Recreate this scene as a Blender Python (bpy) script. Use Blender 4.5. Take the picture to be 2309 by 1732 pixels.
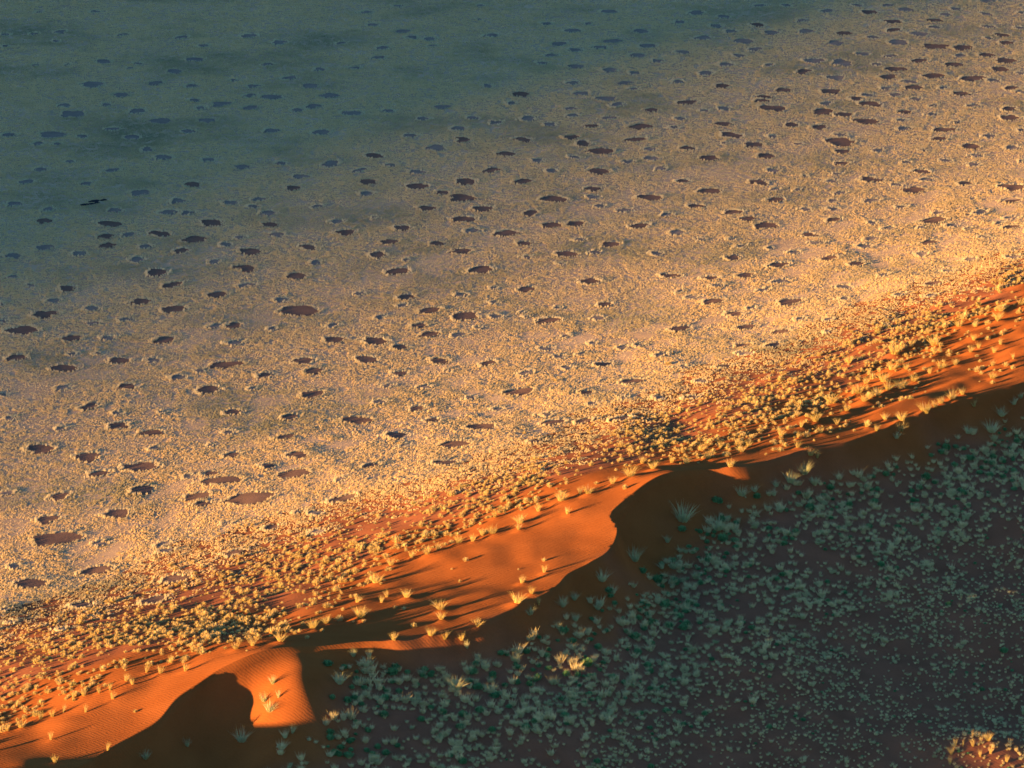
import bpy, math, random
import numpy as np
from mathutils import Vector

rng = np.random.default_rng(7)
random.seed(7)
R = math.radians
scene = bpy.context.scene
for o in list(bpy.data.objects):
    bpy.data.objects.remove(o)

# ------------------------------------------------------------------ camera
CAM_H, PITCH, HFOV = 160.0, R(16.3), R(13.97)
cam_data = bpy.data.cameras.new("camera")
cam = bpy.data.objects.new("camera", cam_data)
scene.collection.objects.link(cam)
cam.location = (0, 0, CAM_H)
cam.rotation_euler = (R(90) - PITCH, 0, 0)
cam_data.sensor_width = 36
cam_data.lens = 18 / math.tan(HFOV / 2)
cam_data.clip_start, cam_data.clip_end = 1.0, 60000
scene.camera = cam

# ------------------------------------------------------------------ sky and sun
SUN_AZ, SUN_EL = R(41.0), R(5.0)          # the way the light travels over the ground, from world +x
world = bpy.data.worlds.new("World")
scene.world = world
world.use_nodes = True
nt = world.node_tree
nt.nodes.clear()
sky = nt.nodes.new("ShaderNodeTexSky")
sky.sky_type = 'NISHITA'
sky.sun_disc = False
sky.sun_elevation = SUN_EL
sky.sun_rotation = math.pi / 2 - (SUN_AZ + math.pi)     # clockwise from +y towards +x
sky.air_density, sky.dust_density, sky.ozone_density = 1.0, 0.4, 4.2
bg = nt.nodes.new("ShaderNodeBackground")
bg.inputs['Strength'].default_value = 0.105
wo = nt.nodes.new("ShaderNodeOutputWorld")
nt.links.new(sky.outputs[0], bg.inputs[0])
nt.links.new(bg.outputs[0], wo.inputs[0])

LDIR = Vector((math.cos(SUN_AZ) * math.cos(SUN_EL), math.sin(SUN_AZ) * math.cos(SUN_EL), -math.sin(SUN_EL)))
sun_data = bpy.data.lights.new("sun", 'SUN')
sun_data.energy = 5.0
sun_data.color = (1.0, 0.54, 0.19)
sun_data.angle = R(0.6)
sun = bpy.data.objects.new("sun", sun_data)
scene.collection.objects.link(sun)
sun.rotation_euler = LDIR.to_track_quat('-Z', 'Y').to_euler()
sun.location = (-300, -300, 300)

vs = scene.view_settings
vs.view_transform = 'Standard'
vs.look = 'None'
vs.exposure = 2.25
vs.gamma = 1
vs.use_curve_mapping = False
scene.cycles.max_bounces = 5
scene.cycles.diffuse_bounces = 3
scene.cycles.transmission_bounces = 3
scene.cycles.transparent_max_bounces = 4

# ------------------------------------------------------------------ terrain function
PXF = 1154.5 / math.tan(HFOV / 2)
AX = R(52)
CA, SA = math.cos(AX), math.sin(AX)

def rays(px, py):
    px, py = np.asarray(px, float), np.asarray(py, float)
    xn, yn = (px - 1154.5) / PXF, (866 - py) / PXF
    return np.stack([xn, math.cos(PITCH) + yn * math.sin(PITCH), -math.sin(PITCH) + yn * math.cos(PITCH)], -1)

def us(x, y):
    return x * SA - y * CA, x * CA + y * SA

def xy(u, s):
    return u * SA + s * CA, -u * CA + s * SA

def smooth1(x, y, xs, sigma):
    """gaussian-smoothed piecewise-linear interpolation, tabulated"""
    t = np.linspace(xs[0], xs[1], 2400)
    v = np.interp(t, x, y)
    n = max(1, int(3 * sigma / (t[1] - t[0])))
    k = np.exp(-0.5 * (np.arange(-n, n + 1) * (t[1] - t[0]) / sigma) ** 2)
    v = np.convolve(np.pad(v, n, mode='edge'), k / k.sum(), 'valid')
    return t, v

# where the crest runs (survey points read off the picture) and how high it stands
CREST = [(2309,865,11.6),(2200,895,11.8),(2100,925,12.0),(2000,965,12.2),(1900,1001,12.4),(1815,1015,12.6),(1775,1027,12.7),(1734,1040,12.8),(1674,1057,13.0),(1612,1060,13.2),(1560,1064,13.2),(1501,1083,13.2),(1449,1107,13.2),(1408,1132,13.2),(1372,1162,13.2),(1392,1177,13.2),(1397,1192,13.2),(1389,1224,13.2),(1370,1249,13.2),(1338,1268,13.2),(1281,1294,13.2),(1265,1319,13.2),(1227,1344,13.3),(1164,1370,13.5),(1085,1398,13.7),(1000,1420,13.9),(939,1430,14.0),(909,1442,14.0),(841,1440,14.1),(787,1450,14.1),(705,1464,14.2),(662,1472,14.3),(610,1483,14.3),(543,1505,14.2),(488,1521,14.1),(448,1540,14.1),(407,1564,13.6),(385,1587,13.4),(376,1604,13.1),(362,1629,12.6),(336,1654,11.9),(270,1690,11.6),(190,1722,12.6)]
cp = np.array(CREST)
d_ = rays(cp[:, 0], cp[:, 1])
t_ = (cp[:, 2] - CAM_H) / d_[:, 2]
cx, cy = d_[:, 0] * t_, d_[:, 1] * t_
cu, cs_ = us(cx, cy)
o_ = np.argsort(cs_)
cs_, cu, cz = cs_[o_], cu[o_], cp[o_, 2]
S_LO, S_HI = cs_[0], cs_[-1]
u_in, u_out = cu[0], cu[-1]
ks = np.concatenate([[-900, -400, 0, S_LO - 150, S_LO - 100, S_LO - 65, S_LO - 38, S_LO - 18], cs_, [S_HI + 60, S_HI + 200, 1500]])
ku = np.concatenate([u_in + np.array([60, 60, 50, 36, 24, 15, 8, 2]), cu, [u_out - 4, u_out - 2, u_out + 10]])
kz = np.concatenate([[14, 14, 14, 14, 15, 21, 19.6, 13.6], cz, [13, 14, 15]])  # off-frame crest raised past the lower left to cast shade on the lee
C_T, C_U = smooth1(ks, ku, (-900, 1500), 1.1)
_, C_US = smooth1(ks, ku, (-900, 1500), 16.0)
_, C_Z = smooth1(ks, kz, (-900, 1500), 6.0)

# leeward hollows under the crest, by column
HX = [-60, -42, -36, -32, -27, -24.2, -22.0, -18, -8, 0, 5, 9, 12, 16, 20, 24, 29, 36, 50, 80]
HH = [1.0, 1.5, 3.6, 4.8, 3.6, 1.8, 0.5, 0.9, 2.1, 2.2, 2.8, 2.8, 4.6, 5.6, 5.4, 4.2, 3.6, 4.0, 4.4, 4.4]
H_T, H_V = smooth1(HX, HH, (-120, 160), 1.2)

WE = [-400, -30, -15, 0, 12, 25, 40, 60, 85, 120, 150, 400]
WD = [6, 1.6, 1.0, 0, -1.3, -4.0, -7.6, -10.6, -12.7, -13.8, -14, -14]
W_T, W_V = smooth1(WE, WD, (-200, 400), 5.0)
LE = [-400, 0, 10, 30, 50, 70, 100, 140, 200, 500]
LD = [0, 0, 3.0, 9.2, 13.2, 15.0, 15.4, 15.2, 14.6, 14]
L_T, L_V = smooth1(LE, LD, (-50, 500), 3.0)

class ValueNoise:
    def __init__(self, seed):
        self.g = np.random.default_rng(seed).uniform(-1, 1, (256, 256))
    def __call__(self, x, y):
        xi, yi = np.floor(x).astype(int), np.floor(y).astype(int)
        fx, fy = x - xi, y - yi
        fx, fy = fx * fx * (3 - 2 * fx), fy * fy * (3 - 2 * fy)
        g = self.g
        a, b = g[xi & 255, yi & 255], g[(xi + 1) & 255, yi & 255]
        c, d = g[xi & 255, (yi + 1) & 255], g[(xi + 1) & 255, (yi + 1) & 255]
        return (a * (1 - fx) + b * fx) * (1 - fy) + (c * (1 - fx) + d * fx) * fy
N1, N2, N3, N4 = ValueNoise(1), ValueNoise(2), ValueNoise(3), ValueNoise(4)

def gauss(x, y, x0, y0, rx, ry, h, rot=0.0):
    c, s = math.cos(rot), math.sin(rot)
    dx, dy = x - x0, y - y0
    a, b = dx * c + dy * s, -dx * s + dy * c
    return h * np.exp(-0.5 * ((a / rx) ** 2 + (b / ry) ** 2))

def sstep(a, b, x):
    t = np.clip((x - a) / (b - a), 0, 1)
    return t * t * (3 - 2 * t)

HUMMOCKS = []      # x, y, radius, height: sand banked up round the big grass clumps
MOUNDS = []        # x, y, rx, ry, height, rotation: named swells of the dune
HGRID = None

def terrain(x, y, fine=True):
    x, y = np.asarray(x, float), np.asarray(y, float)
    u, s = us(x, y)
    c = np.interp(s, C_T, C_U)
    cS = np.interp(s, C_T, C_US)
    zc = np.interp(s, C_T, C_Z)
    d = u - c
    e = cS - u
    hz = zc / 14.0
    w0 = np.interp(e, W_T, W_V)
    # windward face, hung from the crest near it and from the smooth ridge further out
    wc = np.interp(cS - c, W_T, W_V)
    w = zc + hz * (w0 - wc * np.exp(-(d / 14.0) ** 2))
    w = np.maximum(w, -0.0)
    lee = np.interp(np.maximum(d, -20), L_T, L_V)
    hs = np.interp(x, H_T, H_V)
    dd = np.maximum(d, 0)
    slip = hs * (1 - np.exp(-0.42 * dd * np.clip(5.0 / np.maximum(hs, 1.5), .8, 1.6))) * np.exp(-(dd / 24.0) ** 2)
    l = zc - lee * np.clip(hz, .9, 3.2) - slip
    z = np.where(d <= 0, w, l)
    if fine:
        near = np.exp(-(np.maximum(np.abs(d) - 60, 0) / 30) ** 2)
        win = sstep(0, 6, -d) * sstep(120, 60, -d)
        leew = sstep(10, 25, d) * sstep(140, 100, d)
        z = z + near * win * (0.22 * N1(x / 7.0 + 31, y / 13.0) + 0.10 * N2(x / 2.6, y / 4.5))
        z = z + near * win * sstep(28, 40, x) * sstep(46, 32, -d) * (0.36 * N1((.78 * x - .62 * y) / 2.4 + 5, (.62 * x + .78 * y) / 11.0 + 9) + .07 * N2(x / 2.0, y / 5.0))
        z = z + near * leew * (0.45 * N1(x / 9.0 + 80, y / 11.0) + 0.22 * N2(x / 3.3 + 9, y / 4.2 + 4))
        for m in MOUNDS:
            z = z + gauss(x, y, *m)
        if HGRID is not None:
            z = z + HGRID(x, y)
    return z

def unproject(px, py, fine=False):
    d = rays(px, py).reshape(-1, 3)
    ts = np.arange(360.0, 1100.0, 0.6)
    X, Y, Z = d[:, 0:1] * ts, d[:, 1:2] * ts, CAM_H + d[:, 2:3] * ts
    below = Z < terrain(X, Y, fine)
    i = np.argmax(below, 1)
    i = np.where(below.any(1), i, len(ts) - 1)
    r = np.arange(len(i))
    return X[r, i], Y[r, i]

def uproj1(px, py):
    a, b = unproject([px], [py])
    return float(a[0]), float(b[0])

SPUR = uproj1(655, 1560)
MOUNDS.append((SPUR[0] + .3, SPUR[1] - 3.5, 3.2, 5.0, .8, 0.15))
b1 = uproj1(600, 1600)
MOUNDS.append((b1[0], b1[1], 4.0, 6.0, 1.1, 0.0))
b2 = uproj1(1545, 1215)
MOUNDS.append((b2[0], b2[1], 4.0, 5.0, 1.3, 0.3))
MOUNDS.append((57.0, 460.0, 9.0, 11.0, -1.5, 0.2))
MOUNDS.append((-2.0, 405.5, 6.5, 4.5, -1.3, 0.3))
for px_, py_, h_ in ((700, 1535, .4), (702, 1575, .45), (690, 1615, .45)):
    b4 = uproj1(px_, py_)
    MOUNDS.append((b4[0], b4[1], 1.5, 1.9, h_, 0.5))
b3 = uproj1(2225, 1712)
MOUNDS.append((b3[0], b3[1], 6.0, 4.5, 2.4, 0.3))

# ------------------------------------------------------------------ survey data read off the picture
SC = 800 / 2212
ZA = "30 220 60,205 218 50,370 203 80,30 293 50,345 262 60,590 75 70,240 82 40,760 220 60,1130 238 80,1265 292 70,1550 227 100,1740 272 110,1210 377 110,860 402 60,810 427 50,640 388 110,220 410 50,420 407 40,1085 453 110,1660 408 70,1990 437 80,1800 490 90,570 533 150,965 522 100,1455 503 60,1580 542 90,1930 540 120,1190 542 80,750 595 110,1550 603 80,1690 611 150,2050 600 140,1210 630 80,1375 655 130,1560 677 110,400 662 90,660 658 70,855 698 110,1245 680 70,450 715 160,1850 690 80,1950 668 100,2180 712 90,995 760 160,1285 755 110,695 810 90,1170 827 95,50 845 100,320 845 170,510 858 80,820 860 110,230 900 80,350 905 60,1690 820 110,2000 830 120,915 940 90,1010 985 110,1295 1000 90,430 1012 70,250 1060 90,690 1067 100,1505 1045 110,1750 1022 80,2055 1028 130,160 1140 90,535 1152 80,1195 1155 110,1870 1105 110,870 1205 130,1825 1180 120,85 1275 110,300 1310 80,710 1315 100,1045 1328 120,1105 1260 100,1430 1268 100,1575 1293 80,1670 1335 100,1970 1297 70,1610 1250 90,270 1385 110,680 1400 160,1315 1397 150,1160 1335 80,1680 1410 110,2100 1387 90,2150 1458 140,990 1465 130,655 1480 120,800 1470 90,1205 1502 150,1490 1487 70,1725 1470 90,275 1548 120,665 1535 110,900 1547 80,1125 1572 110,1400 1532 80,1555 1578 140,1915 1550 120,490 1588 100,80 1602 110,850 1630 100,1330 1642 80,1960 1645 80"
ZB = "400 42 70,210 82 80,920 38 60,1720 75 110,250 160 80,430 200 110,490 235 90,600 250 90,910 125 40,50 275 70,310 305 90,620 290 60,1330 153 80,1590 152 60,1490 195 120,1920 200 110,1740 262 120,990 225 100,1410 280 120,1960 292 130,2165 330 100,1660 298 90,1510 318 90,1360 352 90,1900 350 110,2020 387 80,280 365 90,135 428 80,1510 420 110,1725 440 110,1300 398 70,1880 460 80,1820 523 110,1490 522 80,960 540 80,1170 590 120,1550 587 110,1700 622 130,1870 560 70,2150 515 80,1770 660 90,2180 645 90,1480 682 90,1980 692 100,1110 648 70,115 712 120,345 695 90,680 673 110,560 747 90,870 740 90,1215 748 110,1490 725 80,1720 740 90,1350 780 90,2160 745 80,780 807 110,1610 792 100,1915 797 160,2120 800 70,1010 772 80,480 850 90,810 878 110,1180 875 120,1485 862 110,1885 875 130,1555 903 110,640 930 130,250 975 130,1075 967 130,1665 950 180,1500 988 80,1975 938 90,2180 932 70,1985 993 100,355 1037 80,1270 1010 80,1835 1013 80,10 1025 70,165 1068 80,525 1078 110,990 1065 120,1360 1073 90,1655 1073 140,2040 1058 80,215 1138 120,825 1140 140,1180 1137 130,2180 1137 100,525 1168 140,205 1213 100,680 1205 100,1620 1183 120,800 1240 190,1370 1247 180,1970 1237 160,1615 1238 80,585 1305 120,930 1310 140,1230 1333 110,1660 1290 80,1815 1315 100,2080 1347 80,250 1365 40,810 1373 160,1360 1410 140,1510 1405 130,430 1428 130,1905 1417 120,70 1458 120,860 1445 100,1080 1460 160,2140 1457 100,345 1518 120,645 1525 110,1535 1502 70,1190 1527 110,1730 1533 140,800 1572 140,275 1595 120,1450 1590 150,1205 1612 60,1630 1582 80,2015 1587 80,20 1387 90"
ZC = "560 40 80,725 38 70,1170 40 80,1360 38 80,1980 12 100,165 85 110,335 110 90,980 72 90,1245 82 130,1470 65 110,1780 60 80,1975 93 90,1720 95 90,2190 85 60,60 145 80,290 168 90,545 160 110,830 130 80,1390 138 120,1650 130 110,2180 180 70,1985 170 80,1650 175 80,380 200 90,635 207 110,850 198 110,1090 213 120,1395 190 100,1555 215 120,205 240 110,1265 237 90,1990 243 60,2070 222 100,460 263 140,1035 273 120,1420 268 150,2100 273 100,1655 293 170,1825 302 130,80 328 100,530 312 90,430 350 90,1200 342 100,1375 355 80,1810 353 90,1975 348 110,900 385 150,350 408 100,1075 398 160,620 410 70,1555 382 120,2095 385 150,1295 405 70,1770 410 130,1405 435 140,2060 435 120,835 450 120,225 458 100,1645 478 150,2190 463 60,1035 492 130,1360 486 120,1890 497 160,2015 508 90,330 540 110,1495 517 90,1350 555 80,1520 550 120,1705 556 60,710 567 110,1000 577 140,2130 555 110,2190 580 70,1815 588 120,1230 597 80,1405 597 90,1160 620 100,590 610 110,575 635 100,1535 622 80,105 642 130,970 653 90,1250 653 140,1890 663 80,335 682 90,640 683 160,1640 665 50,955 702 150,2115 688 110,1470 703 100,1630 718 70,215 695 70,1080 722 130,2120 740 130,1440 758 70,330 777 120,1225 762 180,760 785 100,930 800 110,1455 805 90,1710 813 150,25 800 70,1780 768 50,380 850 140,1060 848 90,1990 853 100,2190 815 60,640 855 60,1680 872 110,340 900 50,520 908 120,800 903 60,1065 890 200,1875 918 130,105 932 110,1075 950 110,1295 946 80,1570 944 50,2135 930 100,245 990 130,600 980 120,1910 980 80,1720 1010 80,1070 1023 100,1475 1020 70,1895 1035 90,640 1068 90,1045 1092 60,1570 1075 130,2190 1010 40,1250 1125 140,80 1138 100,1010 1138 90,555 1143 120,1595 1127 90,1410 1160 80,1840 1153 120,250 1197 150,1515 1193 150,2130 1177 170,845 1105 40,655 1190 60,795 1190 50,1060 1208 80,660 1252 110,1255 1260 100,1015 1262 70,160 1293 110,1010 1308 70,850 1312 80,1435 1297 80,2130 1250 140,395 1330 130,1935 1333 100,1675 1337 90,485 1372 110,1020 1380 110,1640 1382 170,2120 1362 90,1260 1395 70,1760 1408 90,2050 1392 60,600 1415 150,1355 1432 80,1565 1428 50,2130 1415 120,1855 1428 50,40 1457 100,875 1470 110,390 1500 50,1255 1492 100,910 1520 100,1960 1483 80,1620 1517 120,1210 1538 100,440 1543 60,190 1500 60,770 1580 80,1570 1590 90,390 1617 110,990 1620 130,620 1555 60"
ZD = "975 188 150,1525 160 150,1845 205 130,70 213 70,190 265 60,415 288 110,1065 268 120,1530 263 90,325 365 80,1350 325 130,875 368 130,10 385 40,275 445 150,565 412 100,1745 355 90,1080 415 150,775 478 80,10 492 50,570 500 70,130 548 210,1340 517 90,1450 520 120,2070 517 90,1690 535 60,1860 425 280,440 600 120,665 598 90,1020 608 140,1455 625 100,2080 602 150,95 718 130,445 692 45,605 692 50,740 737 140,950 730 90,390 787 180,1400 760 200,1890 735 150,1105 838 100,1240 797 60,1650 825 110,1955 802 120,380 908 85,790 897 110,1290 918 160,1565 915 60,15 945 60,550 1020 120,1940 950 150,55 1093 65,725 1062 60,1000 1060 50,1445 1057 110,1800 1090 110,2170 1105 170,730 1145 150,370 1160 70,940 1187 150,1420 1187 80,1770 1217 120,245 1290 200,955 1280 70,545 1340 160,1310 1265 50,1440 1318 110,870 1398 230,1850 1325 140,610 1443 130,1300 1440 110,1665 1398 110,1165 1458 70,1375 1485 240,1830 1440 240,40 1562 90,365 1585 130,880 1540 160,1220 1580 190,1555 1600 330,1255 1632 120,2130 1590 190,2115 1483 70"
ZE = "400 180 160,915 170 180,1420 130 50,455 105 50,1600 242 140,2100 205 120,1205 290 120,795 323 90,450 340 120,1000 280 60,160 320 70,430 393 80,995 373 60,1690 385 100,605 422 140,1395 407 50,820 460 180,285 460 60,1010 458 90,1340 483 160,1655 467 90,1170 432 40,1205 458 40,535 520 110,600 573 130,900 533 60,780 578 90,2160 537 140,260 615 160,415 655 120,1445 585 60,1325 662 100,1610 627 70,1900 640 60,1800 650 80,205 730 140,665 738 130,1405 712 80,960 755 100,1535 693 50,2040 707 100,415 815 110,1455 787 90,1675 758 120,1195 818 100,725 797 50,570 897 85,335 893 80,1860 870 140,1160 930 200,850 965 70,1570 938 100,285 993 100,520 1033 110,1020 1033 70,1615 998 70,2030 965 90,1810 970 50,145 1103 210,620 1105 110,920 1140 200,1370 1115 160,1330 1067 80,390 1195 150,1560 1110 130,1790 1100 140,445 1255 80,755 1255 200,1260 1243 110,230 1387 110,690 1370 150"
ZF = "675 555 130,1160 550 120,995 515 120,250 635 110,470 625 120,25 620 80,290 685 80,685 653 100,580 707 80,1080 680 100,1330 617 70,1735 590 80,2140 510 90,1870 523 90,130 755 90,270 783 140,60 722 50,1640 672 120,1430 745 80,1625 745 80,1085 768 80,750 783 170,510 820 70,400 855 110,470 937 120,810 893 70,990 895 70,700 963 110,980 968 50,450 1053 110,640 1055 110,470 1107 100,335 1185 110,80 1195 80,190 1280 80,130 1380 110"
ZG = "725 307 200,290 348 140,345 470 340,1410 372 60,595 660 220,185 745 240,1085 720 190,1450 560 120,955 850 180,500 875 150,1685 390 110,1010 505 90,1030 550 100,620 490 100,1845 300 60,1960 300 100,1975 420 100,80 640 80,20 915 60,380 1030 70,60 980 60"
circ = []
for txt, ox, oy in ((ZA, 0, 0), (ZB, 750, 0), (ZC, 1509, 0), (ZD, 0, 550), (ZE, 750, 550), (ZF, 1509, 400), (ZG, 0, 1050)):
    for it in txt.split(','):
        a, b, w = map(float, it.split())
        circ.append((ox + a * SC, oy + b * SC, w * SC))
circ = np.array(circ)
qx, qy = unproject(circ[:, 0], circ[:, 1])
qd = np.hypot(qx, qy) / math.cos(PITCH)
qr = circ[:, 2] * qd / PXF / 2
keep = []
for i in np.argsort(-qr):
    if all(math.hypot(qx[i] - qx[j], (qy[i] - qy[j]) * .5) > 0.75 * max(qr[i], qr[j]) for j in keep):
        keep.append(i)
circles = [(qx[i], qy[i], qr[i], circ[i, 0], circ[i, 1], circ[i, 2]) for i in keep]

G1 = "440 1060 100,80 1190 90,230 1150 120,910 810 90,800 850 80,1080 800 60,1200 750 60,1440 700 60,1220 850 80,1590 570 60,1740 570 100,1370 650 80,1860 470 60,2000 540 70,600 1550 80,1580 1500 140,1170 1480 50,550 1290 50,2030 1380 80,690 1000 50,930 1000 60,570 1050 90"
G2 = "560 420 90,700 390 80,930 350 120,1200 240 120,1310 200 100,1600 140 120,140 600 60,870 720 90,795 880 70,840 960 130,915 845 40,610 1180 150,970 1180 70,1030 1130 60,1420 700 150,1540 500 70,1640 580 120,1670 490 60,1770 40 50"
G3 = "150 830 110,370 940 80,180 985 40,230 940 40,20 980 60,40 1080 120,610 1020 110,615 1100 80,520 630 90,590 600 60,405 660 60,260 710 80,840 540 50,740 550 80,910 500 60,985 480 80,1180 410 100,1170 460 60,1470 250 110,1515 345 50,1190 835 60,1350 760 50,1660 200 90,1835 130 50,1000 370 60,1310 330 50,1260 910 60,1160 970 120,1480 1010 110,1560 970 80,1570 1110 80,1740 850 110,1840 910 80,1730 1030 80,1250 1090 90,1310 1030 40,870 1150 80,640 1230 90,540 1280 80,760 1250 60,1990 670 150,1450 1170 60,800 1330 50,1130 1390 60,280 1280 60"
G4 = "1095 300 100,1040 240 80,910 350 100,790 340 60,640 390 90,450 450 130,300 520 70,110 610 90,30 610 60,545 350 70,1370 250 90,1350 200 80,1430 210 60,1195 220 60,1840 140 50,1840 215 60,2030 95 70,1280 430 110,1700 120 80,880 830 260,1180 890 180,755 1010 70,210 1340 150,300 1430 110,1370 610 130,1480 610 80,1660 540 90,1770 510 140,1890 430 150,1940 290 100,2000 330 50,1980 550 110,1640 630 60,1480 880 120,800 1220 130,710 1230 80,990 1310 100,1690 760 120"
G5 = "1335 680 170,1330 780 70,1110 690 100,940 770 170,1000 740 90,1580 500 110,1960 440 120,1980 350 110,2180 290 100,1720 640 90,1690 760 80,1770 715 60,1920 760 70,1985 685 50,1400 910 120,1540 880 80,1060 920 90,910 930 110,830 1040 150,1130 1040 110,660 1060 80,330 1250 160,650 1230 110,700 1200 100,780 1180 120,880 1120 130,1010 1110 140,590 1150 150,470 1330 90,500 860 110,400 940 50,170 1430 130,30 1490 60,220 1550 90,380 1470 60,1900 1010 90,1905 890 60,1290 970 60,2105 830 40,1340 1310 90,1240 1400 170,1400 1260 90,1510 1210 130,1610 1170 80,1720 1290 80,1010 1490 130,1000 1560 140,850 1420 100,960 1610 110,1660 1560 120,1890 1550 170,1990 1380 130,2110 1300 120,2180 1220 70,670 1490 70,760 1590 60"
G6 = "720 1010 110,880 1050 60,1100 1030 110,1430 920 220,1260 940 80,1095 800 80,630 1210 180,2190 310 110,1480 1170 110,1260 1270 100,1830 1370 130,600 1410 110"
G7 = "350 610 120,770 700 50,715 450 70,530 490 90"
clump_px = []
for txt, ox, oy, k in ((G1, 0, 1400, 4.81), (G2, 380, 1350, 3.687), (G3, 800, 1050, 3.16), (G4, 1300, 950, 3.687),
                       (G5, 1800, 620, 4.346), (G6, 2080, 1580, 9.66), (G7, 900, 1332, 2.765)):
    for it in txt.split(','):
        a, b, w = map(float, it.split())
        clump_px.append((ox + a / k, oy + b / k + 0.22 * w / k, w / k))
clump_px = np.array(clump_px)
gx, gy = unproject(clump_px[:, 0], clump_px[:, 1], True)
gw = clump_px[:, 2] * np.hypot(gx, gy) / math.cos(PITCH) / PXF
clumps = []
for i in np.argsort(-gw):
    if all(math.hypot(gx[i] - c[0], (gy[i] - c[1]) * .5) > 0.45 for c in clumps):
        clumps.append((gx[i], gy[i], gw[i], clump_px[i, 0], clump_px[i, 1]))

def poly_us(pts):
    a = np.array(pts, float)
    x, y = unproject(a[:, 0], a[:, 1])
    u, s = us(x, y)
    o = np.argsort(s)
    return s[o], u[o]
SB_S, SB_U = poly_us([(0,1660),(60,1640),(110,1610),(200,1580),(300,1540),(400,1508),(520,1470),(640,1450),(700,1420),(760,1385),(830,1325),(880,1290),(920,1270),(1000,1235),(1100,1190),(1200,1150),(1300,1105),(1400,1070),(1500,1045),(1600,1035),(1700,1010),(1790,985),(1880,925),(2000,850),(2060,800),(2150,745),(2250,710),(2309,690)])
TL_S, TL_U = poly_us([(0,1430),(300,1340),(500,1270),(700,1190),(900,1130),(1100,1080),(1300,1000),(1450,930),(1600,880),(1750,820),(1900,760),(2050,690),(2200,640),(2309,600)])
LB_S, LB_U = poly_us([(560,1760),(690,1700),(735,1620),(740,1530),(780,1470),(900,1452),(1100,1425),(1300,1370),(1420,1290),(1540,1225),(1640,1130),(1700,1070),(1850,1030),(1980,1010),(2150,965),(2309,935)])
def sand_edge(s): return np.interp(s, SB_S, SB_U)
def tuss_edge(s): return np.interp(s, TL_S, TL_U)
def lee_edge(s): return np.interp(s, LB_S, LB_U)

# sand banked up under the clumps of the windward side and the crest
hx0, hy0, hst = -80.0, 340.0, 0.4
hnx, hny = 460, 800
hg = np.zeros((hnx, hny))
gxx, gyy = np.meshgrid(hx0 + np.arange(hnx) * hst, hy0 + np.arange(hny) * hst, indexing='ij')
def add_hum(x, y, r, h):
    i0, i1 = max(0, int((x - 4 * r - hx0) / hst)), min(hnx, int((x + 4 * r - hx0) / hst) + 1)
    j0, j1 = max(0, int((y - 4 * r - hy0) / hst)), min(hny, int((y + 4 * r - hy0) / hst) + 1)
    if i1 > i0 and j1 > j0:
        X, Y = gxx[i0:i1, j0:j1], gyy[i0:i1, j0:j1]
        # a drift with a tail in the lee of the plant
        dx, dy = X - x, Y - y
        al = dx * .55 + dy * .83
        ac = dx * .83 - dy * .55
        ra = np.where(al > 0, 1.9 * r, r)
        hg[i0:i1, j0:j1] = np.maximum(hg[i0:i1, j0:j1], h * np.exp(-0.5 * ((al / ra) ** 2 + (ac / r) ** 2)))
for (x, y, w, px, py) in clumps:
    add_hum(x, y, 0.42 * w, 0.13 * w + 0.1)
for (px, py, r, h) in ((145,1632,1.6,.6),(190,1612,1.5,.6),(255,1585,1.3,.5),(640,1455,1.5,.5),(700,1380,2,.7),(760,1365,2,.8),(800,1370,1.6,.7),
                       (1600,1000,2,.7),(1660,1000,2,.6),(2010,830,2.2,.5)):
    x, y = uproj1(px, py)
    add_hum(x, y, r, .35 * h)
class HG:
    def __call__(self, x, y):
        fx, fy = (x - hx0) / hst, (y - hy0) / hst
        ok = (fx > 0) & (fx < hnx - 2) & (fy > 0) & (fy < hny - 2)
        fx, fy = np.clip(fx, 0, hnx - 2.001), np.clip(fy, 0, hny - 2.001)
        i, j = fx.astype(int), fy.astype(int)
        a, b = fx - i, fy - j
        v = (hg[i, j] * (1 - a) + hg[i + 1, j] * a) * (1 - b) + (hg[i, j + 1] * (1 - a) + hg[i + 1, j + 1] * a) * b
        return np.where(ok, v, 0)
HGRID = HG()

# ------------------------------------------------------------------ materials
def new_mat(name):
    m = bpy.data.materials.new(name)
    m.use_nodes = True
    n = m.node_tree
    n.nodes.clear()
    return m, n, n.nodes, n.links

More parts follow.
